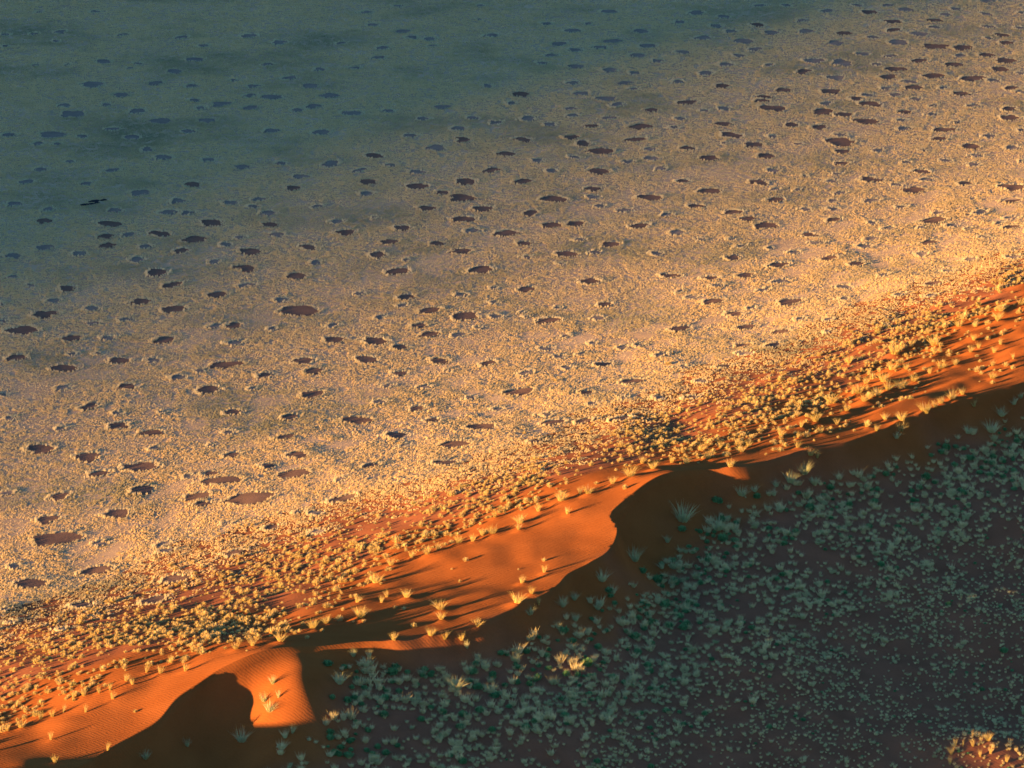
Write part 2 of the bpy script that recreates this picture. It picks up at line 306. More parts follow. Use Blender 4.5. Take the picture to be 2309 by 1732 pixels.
def sand_material(name, cols, scale, bump, ripple=0.0, shade_cols=None):
    m, n, N, L = new_mat(name)
    out = N.new("ShaderNodeOutputMaterial")
    b = N.new("ShaderNodeBsdfDiffuse")
    b.inputs['Roughness'].default_value = 0.6
    geo = N.new("ShaderNodeNewGeometry")
    t1 = N.new("ShaderNodeTexNoise"); t1.inputs['Scale'].default_value = scale; t1.inputs['Detail'].default_value = 6
    t2 = N.new("ShaderNodeTexNoise"); t2.inputs['Scale'].default_value = 3.5; t2.inputs['Detail'].default_value = 8; t2.inputs['Roughness'].default_value = .75
    L.new(geo.outputs['Position'], t1.inputs['Vector']); L.new(geo.outputs['Position'], t2.inputs['Vector'])
    add = N.new("ShaderNodeMix"); add.data_type = 'FLOAT'; add.inputs[0].default_value = .45
    L.new(t1.outputs['Fac'], add.inputs[2]); L.new(t2.outputs['Fac'], add.inputs[3])
    cr = N.new("ShaderNodeValToRGB")
    cr.color_ramp.elements[0].position, cr.color_ramp.elements[1].position = .36, .64
    cr.color_ramp.elements[0].color = (*cols[0], 1); cr.color_ramp.elements[1].color = (*cols[1], 1)
    L.new(add.outputs[0], cr.inputs[0])
    col = cr.outputs[0]
    if shade_cols:                    # duller ground tone where plants stand close, shade put into the colour
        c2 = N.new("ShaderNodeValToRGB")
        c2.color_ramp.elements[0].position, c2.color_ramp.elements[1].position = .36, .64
        c2.color_ramp.elements[0].color = (*shade_cols[0], 1); c2.color_ramp.elements[1].color = (*shade_cols[1], 1)
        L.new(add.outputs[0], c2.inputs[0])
        at = N.new("ShaderNodeAttribute"); at.attribute_name = "shade_tone"
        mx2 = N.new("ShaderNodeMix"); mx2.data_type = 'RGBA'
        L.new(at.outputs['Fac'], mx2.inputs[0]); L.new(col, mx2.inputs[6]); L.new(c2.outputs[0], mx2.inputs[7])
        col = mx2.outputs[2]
    L.new(col, b.inputs['Color'])
    hgt = t2.outputs['Fac']
    bm = N.new("ShaderNodeBump"); bm.inputs['Strength'].default_value = bump; bm.inputs['Distance'].default_value = .12
    if ripple:
        w = N.new("ShaderNodeTexWave"); w.wave_type = 'BANDS'; w.bands_direction = 'DIAGONAL'
        w.inputs['Scale'].default_value = 1.1; w.inputs['Distortion'].default_value = 7; w.inputs['Detail'].default_value = 3; w.inputs['Detail Scale'].default_value = .5
        L.new(geo.outputs['Position'], w.inputs['Vector'])
        mx = N.new("ShaderNodeMix"); mx.data_type = 'FLOAT'; mx.inputs[0].default_value = ripple
        L.new(hgt, mx.inputs[2]); L.new(w.outputs['Fac'], mx.inputs[3])
        hgt = mx.outputs[0]
    L.new(hgt, bm.inputs['Height'])
    L.new(bm.outputs[0], b.inputs['Normal'])
    L.new(b.outputs[0], out.inputs[0])
    return m

def plant_material(name, ca, cb, patch=None, trans=0.35):
    """ca..cb: tint over the blades; patch: a second pair found in places over the land"""
    m, n, N, L = new_mat(name)
    out = N.new("ShaderNodeOutputMaterial")
    at = N.new("ShaderNodeAttribute"); at.attribute_name = "tint"
    oi = N.new("ShaderNodeObjectInfo")
    ad = N.new("ShaderNodeMath"); ad.operation = 'ADD'
    mu = N.new("ShaderNodeMath"); mu.operation = 'MULTIPLY'; mu.inputs[1].default_value = .6
    L.new(oi.outputs['Random'], mu.inputs[0])
    mu2 = N.new("ShaderNodeMath"); mu2.operation = 'MULTIPLY'; mu2.inputs[1].default_value = .4
    L.new(at.outputs['Fac'], mu2.inputs[0])
    L.new(mu.outputs[0], ad.inputs[0]); L.new(mu2.outputs[0], ad.inputs[1])
    cr = N.new("ShaderNodeValToRGB")
    cr.color_ramp.elements[0].color = (*ca, 1); cr.color_ramp.elements[1].color = (*cb, 1)
    cr.color_ramp.elements[0].position, cr.color_ramp.elements[1].position = .1, .9
    L.new(ad.outputs[0], cr.inputs[0])
    col = cr.outputs[0]
    if patch:
        t = N.new("ShaderNodeTexNoise"); t.inputs['Scale'].default_value = patch[1]; t.inputs['Detail'].default_value = 5
        t.inputs['Roughness'].default_value = .62
        L.new(oi.outputs['Location'], t.inputs['Vector'])
        r = N.new("ShaderNodeMapRange"); r.inputs[1].default_value = patch[2]; r.inputs[2].default_value = patch[3]
        L.new(t.outputs['Fac'], r.inputs[0])
        mx = N.new("ShaderNodeMix"); mx.data_type = 'RGBA'
        L.new(r.outputs[0], mx.inputs[0]); L.new(col, mx.inputs[6]); mx.inputs[7].default_value = (*patch[0], 1)
        col = mx.outputs[2]
    d = N.new("ShaderNodeBsdfDiffuse"); tr = N.new("ShaderNodeBsdfTranslucent"); ms = N.new("ShaderNodeMixShader")
    ms.inputs[0].default_value = trans
    L.new(col, d.inputs[0]); L.new(col, tr.inputs[0])
    L.new(d.outputs[0], ms.inputs[1]); L.new(tr.outputs[0], ms.inputs[2])
    L.new(ms.outputs[0], out.inputs[0])
    return m

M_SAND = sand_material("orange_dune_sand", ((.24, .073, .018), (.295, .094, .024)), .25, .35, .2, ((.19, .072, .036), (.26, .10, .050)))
M_SOIL = sand_material("plain_soil", ((.34, .24, .145), (.46, .325, .195)), .12, .5)
M_BARE = sand_material("bare_red_soil", ((.12, .078, .058), (.175, .106, .074)), .4, .5)
M_BARE_SHADE = sand_material("bare_soil_shade_copy", ((.17, .135, .105), (.25, .19, .14)), .4, .5)  # paler copy for circles in the far shade, its weak contrast painted in
M_ROCK = sand_material("dark_rock", ((.020, .022, .026), (.05, .05, .055)), 2, .8)
M_SHADE_RIDGE = sand_material("shade_ridge_rock", ((.10, .07, .055), (.20, .14, .10)), .004, .3)
M_STRAW = plant_material("straw_grass", (.62, .465, .225), (.82, .63, .33), ((.26, .27, .16), .035, .50, .74), .3)
M_RIM = plant_material("tall_rim_grass", (.52, .44, .26), (.72, .62, .38), None, .35)
M_GOLD = plant_material("golden_tussock_grass", (.50, .37, .13), (.74, .55, .22), ((.25, .28, .11), .4, .60, .78), .35)
M_DUNE = plant_material("dune_grass", (.50, .38, .11), (.74, .54, .18), None, .35)
M_DRY = plant_material("dry_stalks", (.42, .33, .19), (.55, .45, .28), None, .25)
M_SHRUB = plant_material("grey_green_tussock", (.56, .46, .21), (.78, .65, .32), ((.32, .38, .17), .35, .55, .75), .3)
M_GREEN = plant_material("green_bush", (.10, .24, .085), (.18, .34, .13), None, .3)
M_SHADEG = plant_material("dune_grass_shade_copy", (.42, .44, .20), (.62, .60, .30), None, .35)  # shade copy of the dune grass, cooler tone put into the colour

# ------------------------------------------------------------------ helpers
COL = scene.collection
def link(o, parent=None):
    COL.objects.link(o)
    if parent is not None:
        o.parent = parent
    return o

def mesh_from(name, verts, faces, mat, tint=None, smooth=False):
    me = bpy.data.meshes.new(name)
    verts = np.asarray(verts, np.float32)
    me.vertices.add(len(verts)); me.vertices.foreach_set('co', verts.ravel())
    faces = np.asarray(faces, np.int32)
    k = faces.shape[1]
    me.loops.add(faces.size); me.loops.foreach_set('vertex_index', faces.ravel())
    me.polygons.add(len(faces))
    me.polygons.foreach_set('loop_start', np.arange(len(faces), dtype=np.int32) * k)
    if smooth:
        me.polygons.foreach_set('use_smooth', np.ones(len(faces), bool))
    if tint is not None:
        a = me.attributes.new("tint", 'FLOAT', 'POINT'); a.data.foreach_set('value', np.asarray(tint, np.float32))
    if mat: me.materials.append(mat)
    me.update(calc_edges=True); me.validate()
    return me

def tag(o, label, cat, group=None):
    o['label'] = label; o['category'] = cat
    if group: o['group'] = group
    return o

def blades(n, h, r0, spread, width, segs=2, droop=.5, hv=.35, seed=0, up=0.0):
    """n tapering blades fanned out from a foot of radius r0; returns verts, tris, tint"""
    g = np.random.default_rng(seed)
    V, F, T = [], [], []
    for i in range(n):
        a = g.uniform(0, 2 * math.pi)
        r = r0 * math.sqrt(g.uniform())
        hh = h * (1 + g.uniform(-hv, hv))
        lean = spread * (g.uniform() ** .7) * (1 - up)
        a2 = a + g.normal(0, .5)
        ca, sa = math.cos(a2), math.sin(a2)
        bx, by = r * math.cos(a), r * math.sin(a)
        ta = g.uniform(0, math.pi)
        wx, wy = math.cos(ta) * width * .5, math.sin(ta) * width * .5
        base = len(V)
        t = g.uniform()
        for k in range(segs):
            f = k / segs
            o = lean * hh * (f + droop * f * f)
            z = hh * (f - .35 * droop * lean * f * f)
            w = 1 - .55 * f
            V += [(bx + ca * o - wx * w, by + sa * o - wy * w, z - .03), (bx + ca * o + wx * w, by + sa * o + wy * w, z - .03)]
            T += [t, t]
        o = lean * hh * (1 + droop); z = hh * (1 - .35 * droop * lean)
        V.append((bx + ca * o, by + sa * o, max(z, .05))); T.append(t)
        for k in range(segs - 1):
            q = base + 2 * k
            F += [(q, q + 1, q + 3), (q, q + 3, q + 2)]
        q = base + 2 * (segs - 1)
        F.append((q, q + 1, base + 2 * segs))
    return np.array(V), np.array(F), np.array(T)

def dome(n, rad, h, foot, width, lo=.06, seed=0, bend=.18, segs=1):
    """a rounded tussock: blades from a small foot out to the surface of a dome"""
    g = np.random.default_rng(seed)
    V, F, T = [], [], []
    for i in range(n):
        a = g.uniform(0, 2 * math.pi)
        se = g.uniform(lo, 1.0) ** .8
        ce = math.sqrt(1 - se * se * .98)
        k = g.uniform(.72, 1.08)
        tip = np.array([math.cos(a) * ce * rad * k, math.sin(a) * ce * rad * k, se * h * k])
        rf = foot * math.sqrt(g.uniform()); a0 = a + g.normal(0, .7)
        root = np.array([rf * math.cos(a0), rf * math.sin(a0), -.03])
        side = np.array([-math.sin(a), math.cos(a), g.normal(0, .5)]); side /= np.linalg.norm(side)
        b = len(V); t = g.uniform()
        if segs == 1:
            V += [root - side * width * .5, root + side * width * .5, tip]; T += [t] * 3
            F.append((b, b + 1, b + 2))
        else:
            mid = root * .45 + tip * .55 + np.array([0, 0, bend * h * (.3 + ce)])
            V += [root - side * width * .4, root + side * width * .4, mid - side * width * .5, mid + side * width * .5, tip]; T += [t] * 5
            F += [(b, b + 1, b + 3), (b, b + 3, b + 2), (b + 2, b + 3, b + 4)]
    return np.array(V), np.array(F), np.array(T)

def both(p, q):
    return np.concatenate([p[0], q[0]]), np.concatenate([p[1], q[1] + len(p[0])]), np.concatenate([p[2], q[2]])

def scatter(name, protos, mat, P, S, RZ, VAR, label, cat):
    """one stuff object: its mesh holds the tuft shapes and one point per plant, geometry nodes set them out"""
    V, F, T, PK = [], [], [], []
    n = 0
    for k, (v, f, t) in enumerate(protos):
        V.append(v); F.append(f + n); T.append(t); PK.append(np.full(len(v), k)); n += len(v)
    V.append(P); T.append(np.zeros(len(P))); PK.append(np.full(len(P), -1))
    me = mesh_from(name, np.concatenate(V), np.concatenate(F), mat)
    nv = len(me.vertices)
    T = np.concatenate(T); PK = np.concatenate(PK)
    def attr(nm, ty, vals, key='value'):
        a = me.attributes.new(nm, ty, 'POINT'); a.data.foreach_set(key, vals)
    attr("tint", 'FLOAT', T.astype(np.float32))
    attr("pk", 'INT', PK.astype(np.int32))
    sc = np.ones((nv, 3), np.float32); sc[n:] = S
    rt = np.zeros((nv, 3), np.float32); rt[n:] = RZ
    va = np.full(nv, -1, np.int32); va[n:] = VAR
    attr("scl", 'FLOAT_VECTOR', sc.ravel(), 'vector')
    attr("rot", 'FLOAT_VECTOR', rt.ravel(), 'vector')
    attr("var", 'INT', va)
    o = link(bpy.data.objects.new(name, me))
    ng = bpy.data.node_groups.new(name + "_nodes", 'GeometryNodeTree')
    ng.interface.new_socket("Geometry", in_out='INPUT', socket_type='NodeSocketGeometry')
    ng.interface.new_socket("Geometry", in_out='OUTPUT', socket_type='NodeSocketGeometry')
    N, L = ng.nodes, ng.links
    gi, go = N.new("NodeGroupInput"), N.new("NodeGroupOutput")
    def named(nm, ty):
        x = N.new("GeometryNodeInputNamedAttribute"); x.data_type = ty; x.inputs[0].default_value = nm
        return x.outputs[0]
    pk, var = named("pk", 'INT'), named("var", 'INT')
    rot, scl = named("rot", 'FLOAT_VECTOR'), named("scl", 'FLOAT_VECTOR')
    def equal(src, k):
        c = N.new("FunctionNodeCompare"); c.data_type = 'INT'; c.operation = 'EQUAL'
        L.new(src, c.inputs[2]); c.inputs[3].default_value = k
        return c.outputs[0]
    sp = N.new("GeometryNodeSeparateGeometry"); sp.domain = 'POINT'
    L.new(gi.outputs[0], sp.inputs[0]); L.new(equal(pk, -1), sp.inputs[1])
    jn = N.new("GeometryNodeJoinGeometry")
    for k in range(len(protos)):
        pr = N.new("GeometryNodeSeparateGeometry"); pr.domain = 'POINT'
        L.new(gi.outputs[0], pr.inputs[0]); L.new(equal(pk, k), pr.inputs[1])
        ip = N.new("GeometryNodeInstanceOnPoints")
        L.new(sp.outputs[0], ip.inputs['Points']); L.new(equal(var, k), ip.inputs['Selection'])
        L.new(pr.outputs[0], ip.inputs['Instance'])
        er = N.new("FunctionNodeEulerToRotation"); L.new(rot, er.inputs[0])
        L.new(er.outputs[0], ip.inputs['Rotation']); L.new(scl, ip.inputs['Scale'])
        L.new(ip.outputs[0], jn.inputs[0])
    L.new(jn.outputs[0], go.inputs[0])
    md = o.modifiers.new("scatter", 'NODES'); md.node_group = ng
    o['kind'] = 'stuff'
    tag(o, label, cat)
    return o

# ------------------------------------------------------------------ the ground: grass plain and sand dune
def axis(fine0, fine1, step, lo, hi, g=1.16):
    a = list(np.arange(fine0, fine1, step))
    st, v = step, a[-1]
    while v < hi:
        st = min(st * g, 900); v += st; a.append(v)
    st, v = step, a[0]; left = []
    while v > lo:
        st = min(st * g, 900); v -= st; left.append(v)
    return np.array(left[::-1] + a)
Ug = axis(-300, -150, .32, -22000, 9000)
Sg = axis(268, 490, .42, -9000, 26000, 1.12)
Cm = float(cu.mean())
Ug = Ug - Ug[np.argmin(np.abs(Ug - Cm))] + Cm            # one row of vertices runs exactly along the crest
UU, SS = np.meshgrid(Ug, Sg, indexing='ij')
UU = UU + (np.interp(SS, C_T, C_U) - Cm) * sstep(130, 30, np.abs(UU - Cm))
XX, YY = xy(UU, SS)
ZZ = terrain(XX, YY)
nu, ns = UU.shape
idx = np.arange(nu * ns).reshape(nu, ns)
quads = np.stack([idx[:-1, :-1], idx[1:, :-1], idx[1:, 1:], idx[:-1, 1:]], -1).reshape(-1, 4)
uc = .25 * (UU[:-1, :-1] + UU[1:, :-1] + UU[1:, 1:] + UU[:-1, 1:]).ravel()
sc_ = .25 * (SS[:-1, :-1] + SS[1:, :-1] + SS[1:, 1:] + SS[:-1, 1:]).ravel()
xc_, yc_ = xy(uc, sc_)
is_dune = uc > (tuss_edge(sc_) - 9 + 3 * N2(sc_ / 9.0, sc_ * 0 + .5))
allv = np.stack([XX.ravel(), YY.ravel(), ZZ.ravel()], -1)
def sub(name, sel, mat):
    q = quads[sel]
    used, inv = np.unique(q, return_inverse=True)
    o = link(bpy.data.objects.new(name, mesh_from(name, allv[used], inv.reshape(-1, 4), mat, smooth=True)))
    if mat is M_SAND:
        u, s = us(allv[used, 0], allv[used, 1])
        lit = sstep(-2, 7, u - lee_edge(s) + 2.5 * N1(u / 4, s / 5))  # painted shade tone over the lee slope
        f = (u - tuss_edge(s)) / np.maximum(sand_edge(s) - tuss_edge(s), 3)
        lit = np.maximum(lit, .8 * sstep(.95, .45, f + .25 * N2(u / 5, s / 7)))  # same shade tone on the ground between belt tussocks
        a = o.data.attributes.new("shade_tone", 'FLOAT', 'POINT'); a.data.foreach_set('value', lit.astype(np.float32))
    o['kind'] = 'structure'
    return o
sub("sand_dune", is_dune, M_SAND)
sub("grass_plain", ~is_dune, M_SOIL)

# unseen ridge added behind the camera, shaped to cast shade over the far plain
def mountain():
    D = 5800.0
    ld = np.array([math.cos(SUN_AZ), math.sin(SUN_AZ)]); lv = np.array([-ld[1], ld[0]])
    vv = np.linspace(-2500, 9000, 460)
    ridge = D * math.tan(SUN_EL) + 0.40 * (vv - 453.0)
    ridge = np.where(vv > 453 + 1100, .40 * 1100 + D * math.tan(SUN_EL) + 60 * np.sin((vv - 1574) / 500), ridge)
    ridge = ridge + 4 * N3(vv / 60.0, vv * 0 + .3) + 3 * N3(vv / 24.0 + 7, vv * 0 + 3.3)
    ridge = np.maximum(ridge, -30)
    prof = np.array([-1, -.75, -.5, -.3, -.14, 0, .14, .3, .5, .75, 1.0])
    hh = np.array([0, .10, .28, .52, .80, 1, .80, .5, .26, .1, 0])
    V = []
    for v, h in zip(vv, ridge):
        for p, k in zip(prof, hh):
            q = ld * (-D + 520 + p * 900) + lv * v
            V.append((q[0], q[1], h * k - 12 + (8 * N4(np.array(v / 90.), np.array(p * 9.)) if 0 < k < 1 else 0)))
    n = len(prof)
    I = np.arange(len(vv) * n).reshape(len(vv), n)
    Q = np.stack([I[:-1, :-1], I[1:, :-1], I[1:, 1:], I[:-1, 1:]], -1).reshape(-1, 4)
    o = link(bpy.data.objects.new("mountain", mesh_from("mountain", V, Q, M_SHADE_RIDGE, smooth=True)))
    o['kind'] = 'structure'
mountain()

# ------------------------------------------------------------------ fairy circles
def outline(seed, n=30):
    g = np.random.default_rng(seed)
    th = np.linspace(0, 2 * math.pi, n, endpoint=False)
    r = np.ones(n)
    for k in range(2, 7):
        r += g.normal(0, .20 / k) * np.cos(k * th + g.uniform(0, 6.28))
    r += g.normal(0, .05, n)
    return th, np.clip(r, .6, 1.4)

BX0, BY0, BST = -150.0, 380.0, 0.25
bare = np.zeros((1240, 2080), bool)       # where no grass grows
rimf = np.zeros(bare.shape, np.float32)
def circle_shape(i, c):
    x, y, r, px, py, w = c
    th, rr = outline(i)
    dep = .92 + .12 * math.sin(i * 7.1)
    rot = (i * 1.7) % 1.0 - .5
    if w * 2212 / 800 > 185 and py > 700:
        dep = .78
    X = .95 * r * rr * np.cos(th); Y = (1.0 * r + .45) * rr * np.sin(th) * dep
    return x + X * math.cos(rot) - Y * math.sin(rot), y + X * math.sin(rot) + Y * math.cos(rot)
shapes = [circle_shape(i, c) for i, c in enumerate(circles)]
for (ox, oy), c in zip(shapes, circles):
    x, y, r = c[:3]
    R_ = r * 1.6 + 1.5
    i0, i1 = int((x - R_ - BX0) / BST), int((x + R_ - BX0) / BST)
    j0, j1 = int((y - R_ - BY0) / BST), int((y + R_ - BY0) / BST)
    i0, j0 = max(i0, 0), max(j0, 0)
    i1, j1 = min(i1, bare.shape[0]), min(j1, bare.shape[1])
    if i1 <= i0 or j1 <= j0: continue
    gx2, gy2 = np.meshgrid(BX0 + np.arange(i0, i1) * BST, BY0 + np.arange(j0, j1) * BST, indexing='ij')
    an = np.arctan2(gy2 - y, gx2 - x)
    oa = np.arctan2(oy - y, ox - x); orr = np.hypot(ox - x, oy - y)
    o = np.argsort(oa)
    lim = np.interp(an, oa[o], orr[o], period=2 * math.pi)
    bare[i0:i1, j0:j1] |= np.hypot(gx2 - x, gy2 - y) < lim + .22

# tall tufts for the rims
RIMT = [dome(20, .20, .38, .12, .06, .2, 100 + k) for k in range(5)]
def rim_mesh(ox, oy, i, px, py):
    g = np.random.default_rng(5000 + i)
    cx_, cy_ = ox.mean(), oy.mean()
    per = np.hypot(np.diff(np.append(ox, ox[0])), np.diff(np.append(oy, oy[0]))).sum()
    m = max(10, int(per / .16))
    t = g.uniform(0, len(ox), m)
    k = t.astype(int) % len(ox); f = t - t.astype(int)
    k2 = (k + 1) % len(ox)
    X = ox[k] * (1 - f) + ox[k2] * f; Y = oy[k] * (1 - f) + oy[k2] * f
    dx, dy = X - cx_, Y - cy_; dl = np.hypot(dx, dy)
    # the downwind side grows a broader fringe
    side = (dx * .8 + dy * .6) / dl
    off = np.abs(g.normal(0, .32, m)) - .22 + np.where(side > 0, g.uniform(0, .7, m) * side, 0) + .02
    X += dx / dl * off; Y += dy / dl * off
    Z = terrain(X, Y)
    V, F, T = [], [], []
    n = 0
    for x, y, z in zip(X, Y, Z):
        v, fa, ti = RIMT[g.integers(5)]
        s = g.uniform(.6, 1.15) * (1.1 + .35 * max(0., -(.8 * (x - cx_) + .45 * (y - cy_)) / (ox.max() - cx_)) - .3 * max(0., -(y - cy_) / (oy.max() - cy_)))
        a = g.uniform(0, 6.28)
        c, s_ = math.cos(a) * s, math.sin(a) * s
        V.append(np.stack([x + v[:, 0] * c - v[:, 1] * s_, y + v[:, 0] * s_ + v[:, 1] * c, z + v[:, 2] * s], -1))
        F.append(fa + n); T.append(ti * .5 + g.uniform(0, .9)); n += len(v)
    return np.concatenate(V), np.concatenate(F), np.concatenate(T)

def disc_mesh(ox, oy):
    cx_, cy_ = ox.mean(), oy.mean()
    n = len(ox)
    X = np.concatenate([ox, cx_ + (ox - cx_) * .55, [cx_]]); Y = np.concatenate([oy, cy_ + (oy - cy_) * .55, [cy_]])
    Z = terrain(X, Y) + .06
    F = []
    for k in range(n):
        k2 = (k + 1) % n
        F += [(k, k2, n + k2), (k, n + k2, n + k), (n + k, n + k2, 2 * n)]
    return np.stack([X, Y, Z], -1), np.array(F)

def inframe(x, y, z, pad=0):
    yc = y * math.cos(PITCH) - (z - CAM_H) * math.sin(PITCH)
    yu = y * math.sin(PITCH) + (z - CAM_H) * math.cos(PITCH)
    px, py = 1154.5 + PXF * x / yc, 866 - PXF * yu / yc
    return px, py

used_special = {}
COLS = ["far left", "left", "centre", "right", "far right"]
def column(px): return COLS[int(np.clip(px / 2309 * 5, 0, 4))]
def circle_label(i, c, order):
    x, y, r, px, py, w = c
    k = py + px * .28
    zone = ("in the deep shade at the top" if k < 420 else "in the shaded blue-grey plain" if k < 760 else
            "in the fading light of mid plain" if k < 1050 else "in the golden grass" if k < 1280 else "near the tussock belt")
    size = "large" if w > 55 else "mid-sized" if w > 36 else "small"
    return f"{size} bare soil circle {zone}, {column(px)}"
spec = [((560, 1130), "broadest reddish bare circle, with tufts dotting its soil, above the dune's lit slope"),
        ((125, 1220), "long stretched bare patch slanting up right near the left edge of the plain"),
        ((67, 1319), "lowest large bare circle at the left edge, dark left half and red right half"),
        ((215, 1288), "reddish bare circle just up right of the lowest left circle"),
        ((392, 1310), "reddish bare circle at the start of the tussock belt, lower left"),
        ((345, 1357), "dark bare circle lying among the first tussocks, lower left"),
        ((181, 1366), "thin dark bare patch with a yellow tuft at its right end, lower left"),
        ((141, 835), "round dark bare circle with ragged light rim, left side of the plain"),
        ((673, 704), "wide double bare patch with grass growing into its right half"),
        ((315, 1055), "large dark bare circle with bright rim tufts, left middle of the plain"),
        ((802, 949), "large lens-shaped bare circle, dark left and red right, centre of the lit plain"),
        ((770, 1125), "reddish bare circle with a bright yellow bush at its right end"),
        ((1170, 886), "long bare patch split into dark left and red right part, centre right"),
        ((1081, 612), "large dark oval bare circle with a pale rim, upper centre"),
        ((1047, 717), "large bare oval with a strip of tufts inside it, centre"),
        ((48, 748), "long bare oval touching the left edge at the shade line"),
        ((1741, 247), "large bare oval in the shade, upper right, beside a row of smaller ones"),
        ((1780, 683), "maroon bare circle in the bright grass, right of centre")]
order = sorted(range(len(circles)), key=lambda i: -circles[i][2] / math.hypot(circles[i][0], circles[i][1]))
rest_v, rest_f, rest_rv, rest_rf, rest_rt = [], [], [], [], []
nv = nr = 0
seen = 0
for i in order:
    c = circles[i]
    ox, oy = shapes[i]
    dv, df = disc_mesh(ox, oy)
    rv, rf, rt = rim_mesh(ox, oy, i, c[3], c[4])
    if seen < 300:
        z = float(terrain(c[0], c[1]))
        e = link(bpy.data.objects.new("fairy_circle", None))
        e.location = (c[0], c[1], z)
        off = np.array([c[0], c[1], z])
        link(bpy.data.objects.new("bare_soil", mesh_from("bare_soil", dv - off, df, M_BARE_SHADE if c[4] + .25 * c[3] < 560 + 90 * math.sin(i) else M_BARE, smooth=True)), e)
        link(bpy.data.objects.new("grass_rim", mesh_from("grass_rim", rv - off, rf, M_RIM, rt)), e)["kind"] = "stuff"
        lab = None
        for k, ((sx, sy), sl) in enumerate(spec):
            if math.hypot(c[3] - sx, c[4] - sy) < 22 and k not in used_special:
                used_special[k] = 1; lab = sl; break
        tag(e, lab or circle_label(i, c, seen), "fairy circle", "bare fairy circles in the grass plain")
        seen += 1
    else:
        rest_v.append(dv); rest_f.append(df + nv); nv += len(dv)
        rest_rv.append(rv); rest_rf.append(rf + nr); rest_rt.append(rt); nr += len(rv)
if rest_v:
    o = link(bpy.data.objects.new("fairy_circle", mesh_from("small_bare_patches", np.concatenate(rest_v), np.concatenate(rest_f), M_BARE_SHADE, smooth=True)))
    o['kind'] = 'stuff'; tag(o, "the many smallest bare soil spots sprinkled over the plain", "fairy circles")
    o2 = link(bpy.data.objects.new("grass_rim", mesh_from("small_rims", np.concatenate(rest_rv), np.concatenate(rest_rf), M_RIM, np.concatenate(rest_rt))), o)
    o2['kind'] = 'stuff'

# ------------------------------------------------------------------ grass of the plain
def scatter_points(n, xlo, xhi, ylo, yhi):
    return rng.uniform(xlo, xhi, n), rng.uniform(ylo, yhi, n)
ylo, yhi = 400., 900.
dens = 5.6
n = int(dens * (yhi - ylo) * 260)
x, y = scatter_points(n, -130, 130, ylo, yhi)
lim = .1225 * np.hypot(y, 140) + 14
ok = np.abs(x) < lim
u, s = us(x, y)
te = tuss_edge(s)
du = u - te
fade = 1 - sstep(-12, 12, du + 4 * N1(x / 6, y / 9))
ok &= rng.uniform(size=n) < fade * (1 - .45 * sstep(620, 860, y))
bi, bj = ((x - BX0) / BST).astype(int), ((y - BY0) / BST).astype(int)
bi, bj = np.clip(bi, 0, bare.shape[0] - 1), np.clip(bj, 0, bare.shape[1] - 1)
ok &= ~bare[bi, bj]
# thinner patches and small gaps
thin = N1(x / 5, y / 7) * .6 + N2(x / 1.7, y / 2.1) * .5
ok &= rng.uniform(size=n) < np.clip(.92 + .55 * thin, .25, 1)
x, y = x[ok], y[ok]
z = terrain(x, y)
m = len(x)
sc0 = rng.uniform(.75, 1.3, m) * (1 + .22 * N2(x / 3, y / 3)) * (1 + .25 * sstep(600, 850, y))
S = np.stack([sc0 * 1.15, sc0 * 1.15, sc0 * rng.uniform(.75, 1.15, m)], -1)
RZ = np.zeros((m, 3)); RZ[:, 2] = rng.uniform(0, 6.28, m)
def cluster(k):
    g = np.random.default_rng(900 + k)
    V, F, T, n = [], [], [], 0
    for j in range(6):
        v, f, t = dome(11, .125 * g.uniform(.7, 1.25), .14 * g.uniform(.7, 1.3), .07, .06, .08, 1000 + k * 10 + j)
        a, r = g.uniform(0, 6.28), .30 * math.sqrt(g.uniform())
        V.append(v + [r * math.cos(a), r * math.sin(a), 0]); F.append(f + n); T.append(np.clip(t * .6 + g.uniform(0, .4), 0, 1)); n += len(v)
    return np.concatenate(V), np.concatenate(F), np.concatenate(T)
protos = [cluster(k) for k in range(6)]
scatter("plain_grass", protos, M_STRAW, np.stack([x, y, z], -1), S, RZ, rng.integers(0, 6, m),
        "short straw-coloured grass covering the whole plain between the bare circles", "grass")
print("plain grass", m)

# ------------------------------------------------------------------ golden tussocks between plain and dune
def individuals(kind, meshes, X, Y, Z, S, R3, VAR, labeler, cat, group):
    for i in range(len(X)):
        o = bpy.data.objects.new(kind, meshes[VAR[i]])
        o.location = (X[i], Y[i], Z[i]); o.scale = S[i]; o.rotation_euler = R3[i]
        COL.objects.link(o)
        tag(o, labeler(X[i], Y[i], Z[i]), cat, group)

def pick_largest(x, y, z, size, k=300):
    px, py = inframe(x, y, z)
    vis = (px > -5) & (px < 2314) & (py > -5) & (py < 1737)
    app = np.where(vis, size / np.hypot(x, y), -1)
    o = np.argsort(-app)
    sel = np.zeros(len(x), bool); sel[o[:k]] = True
    return sel & vis

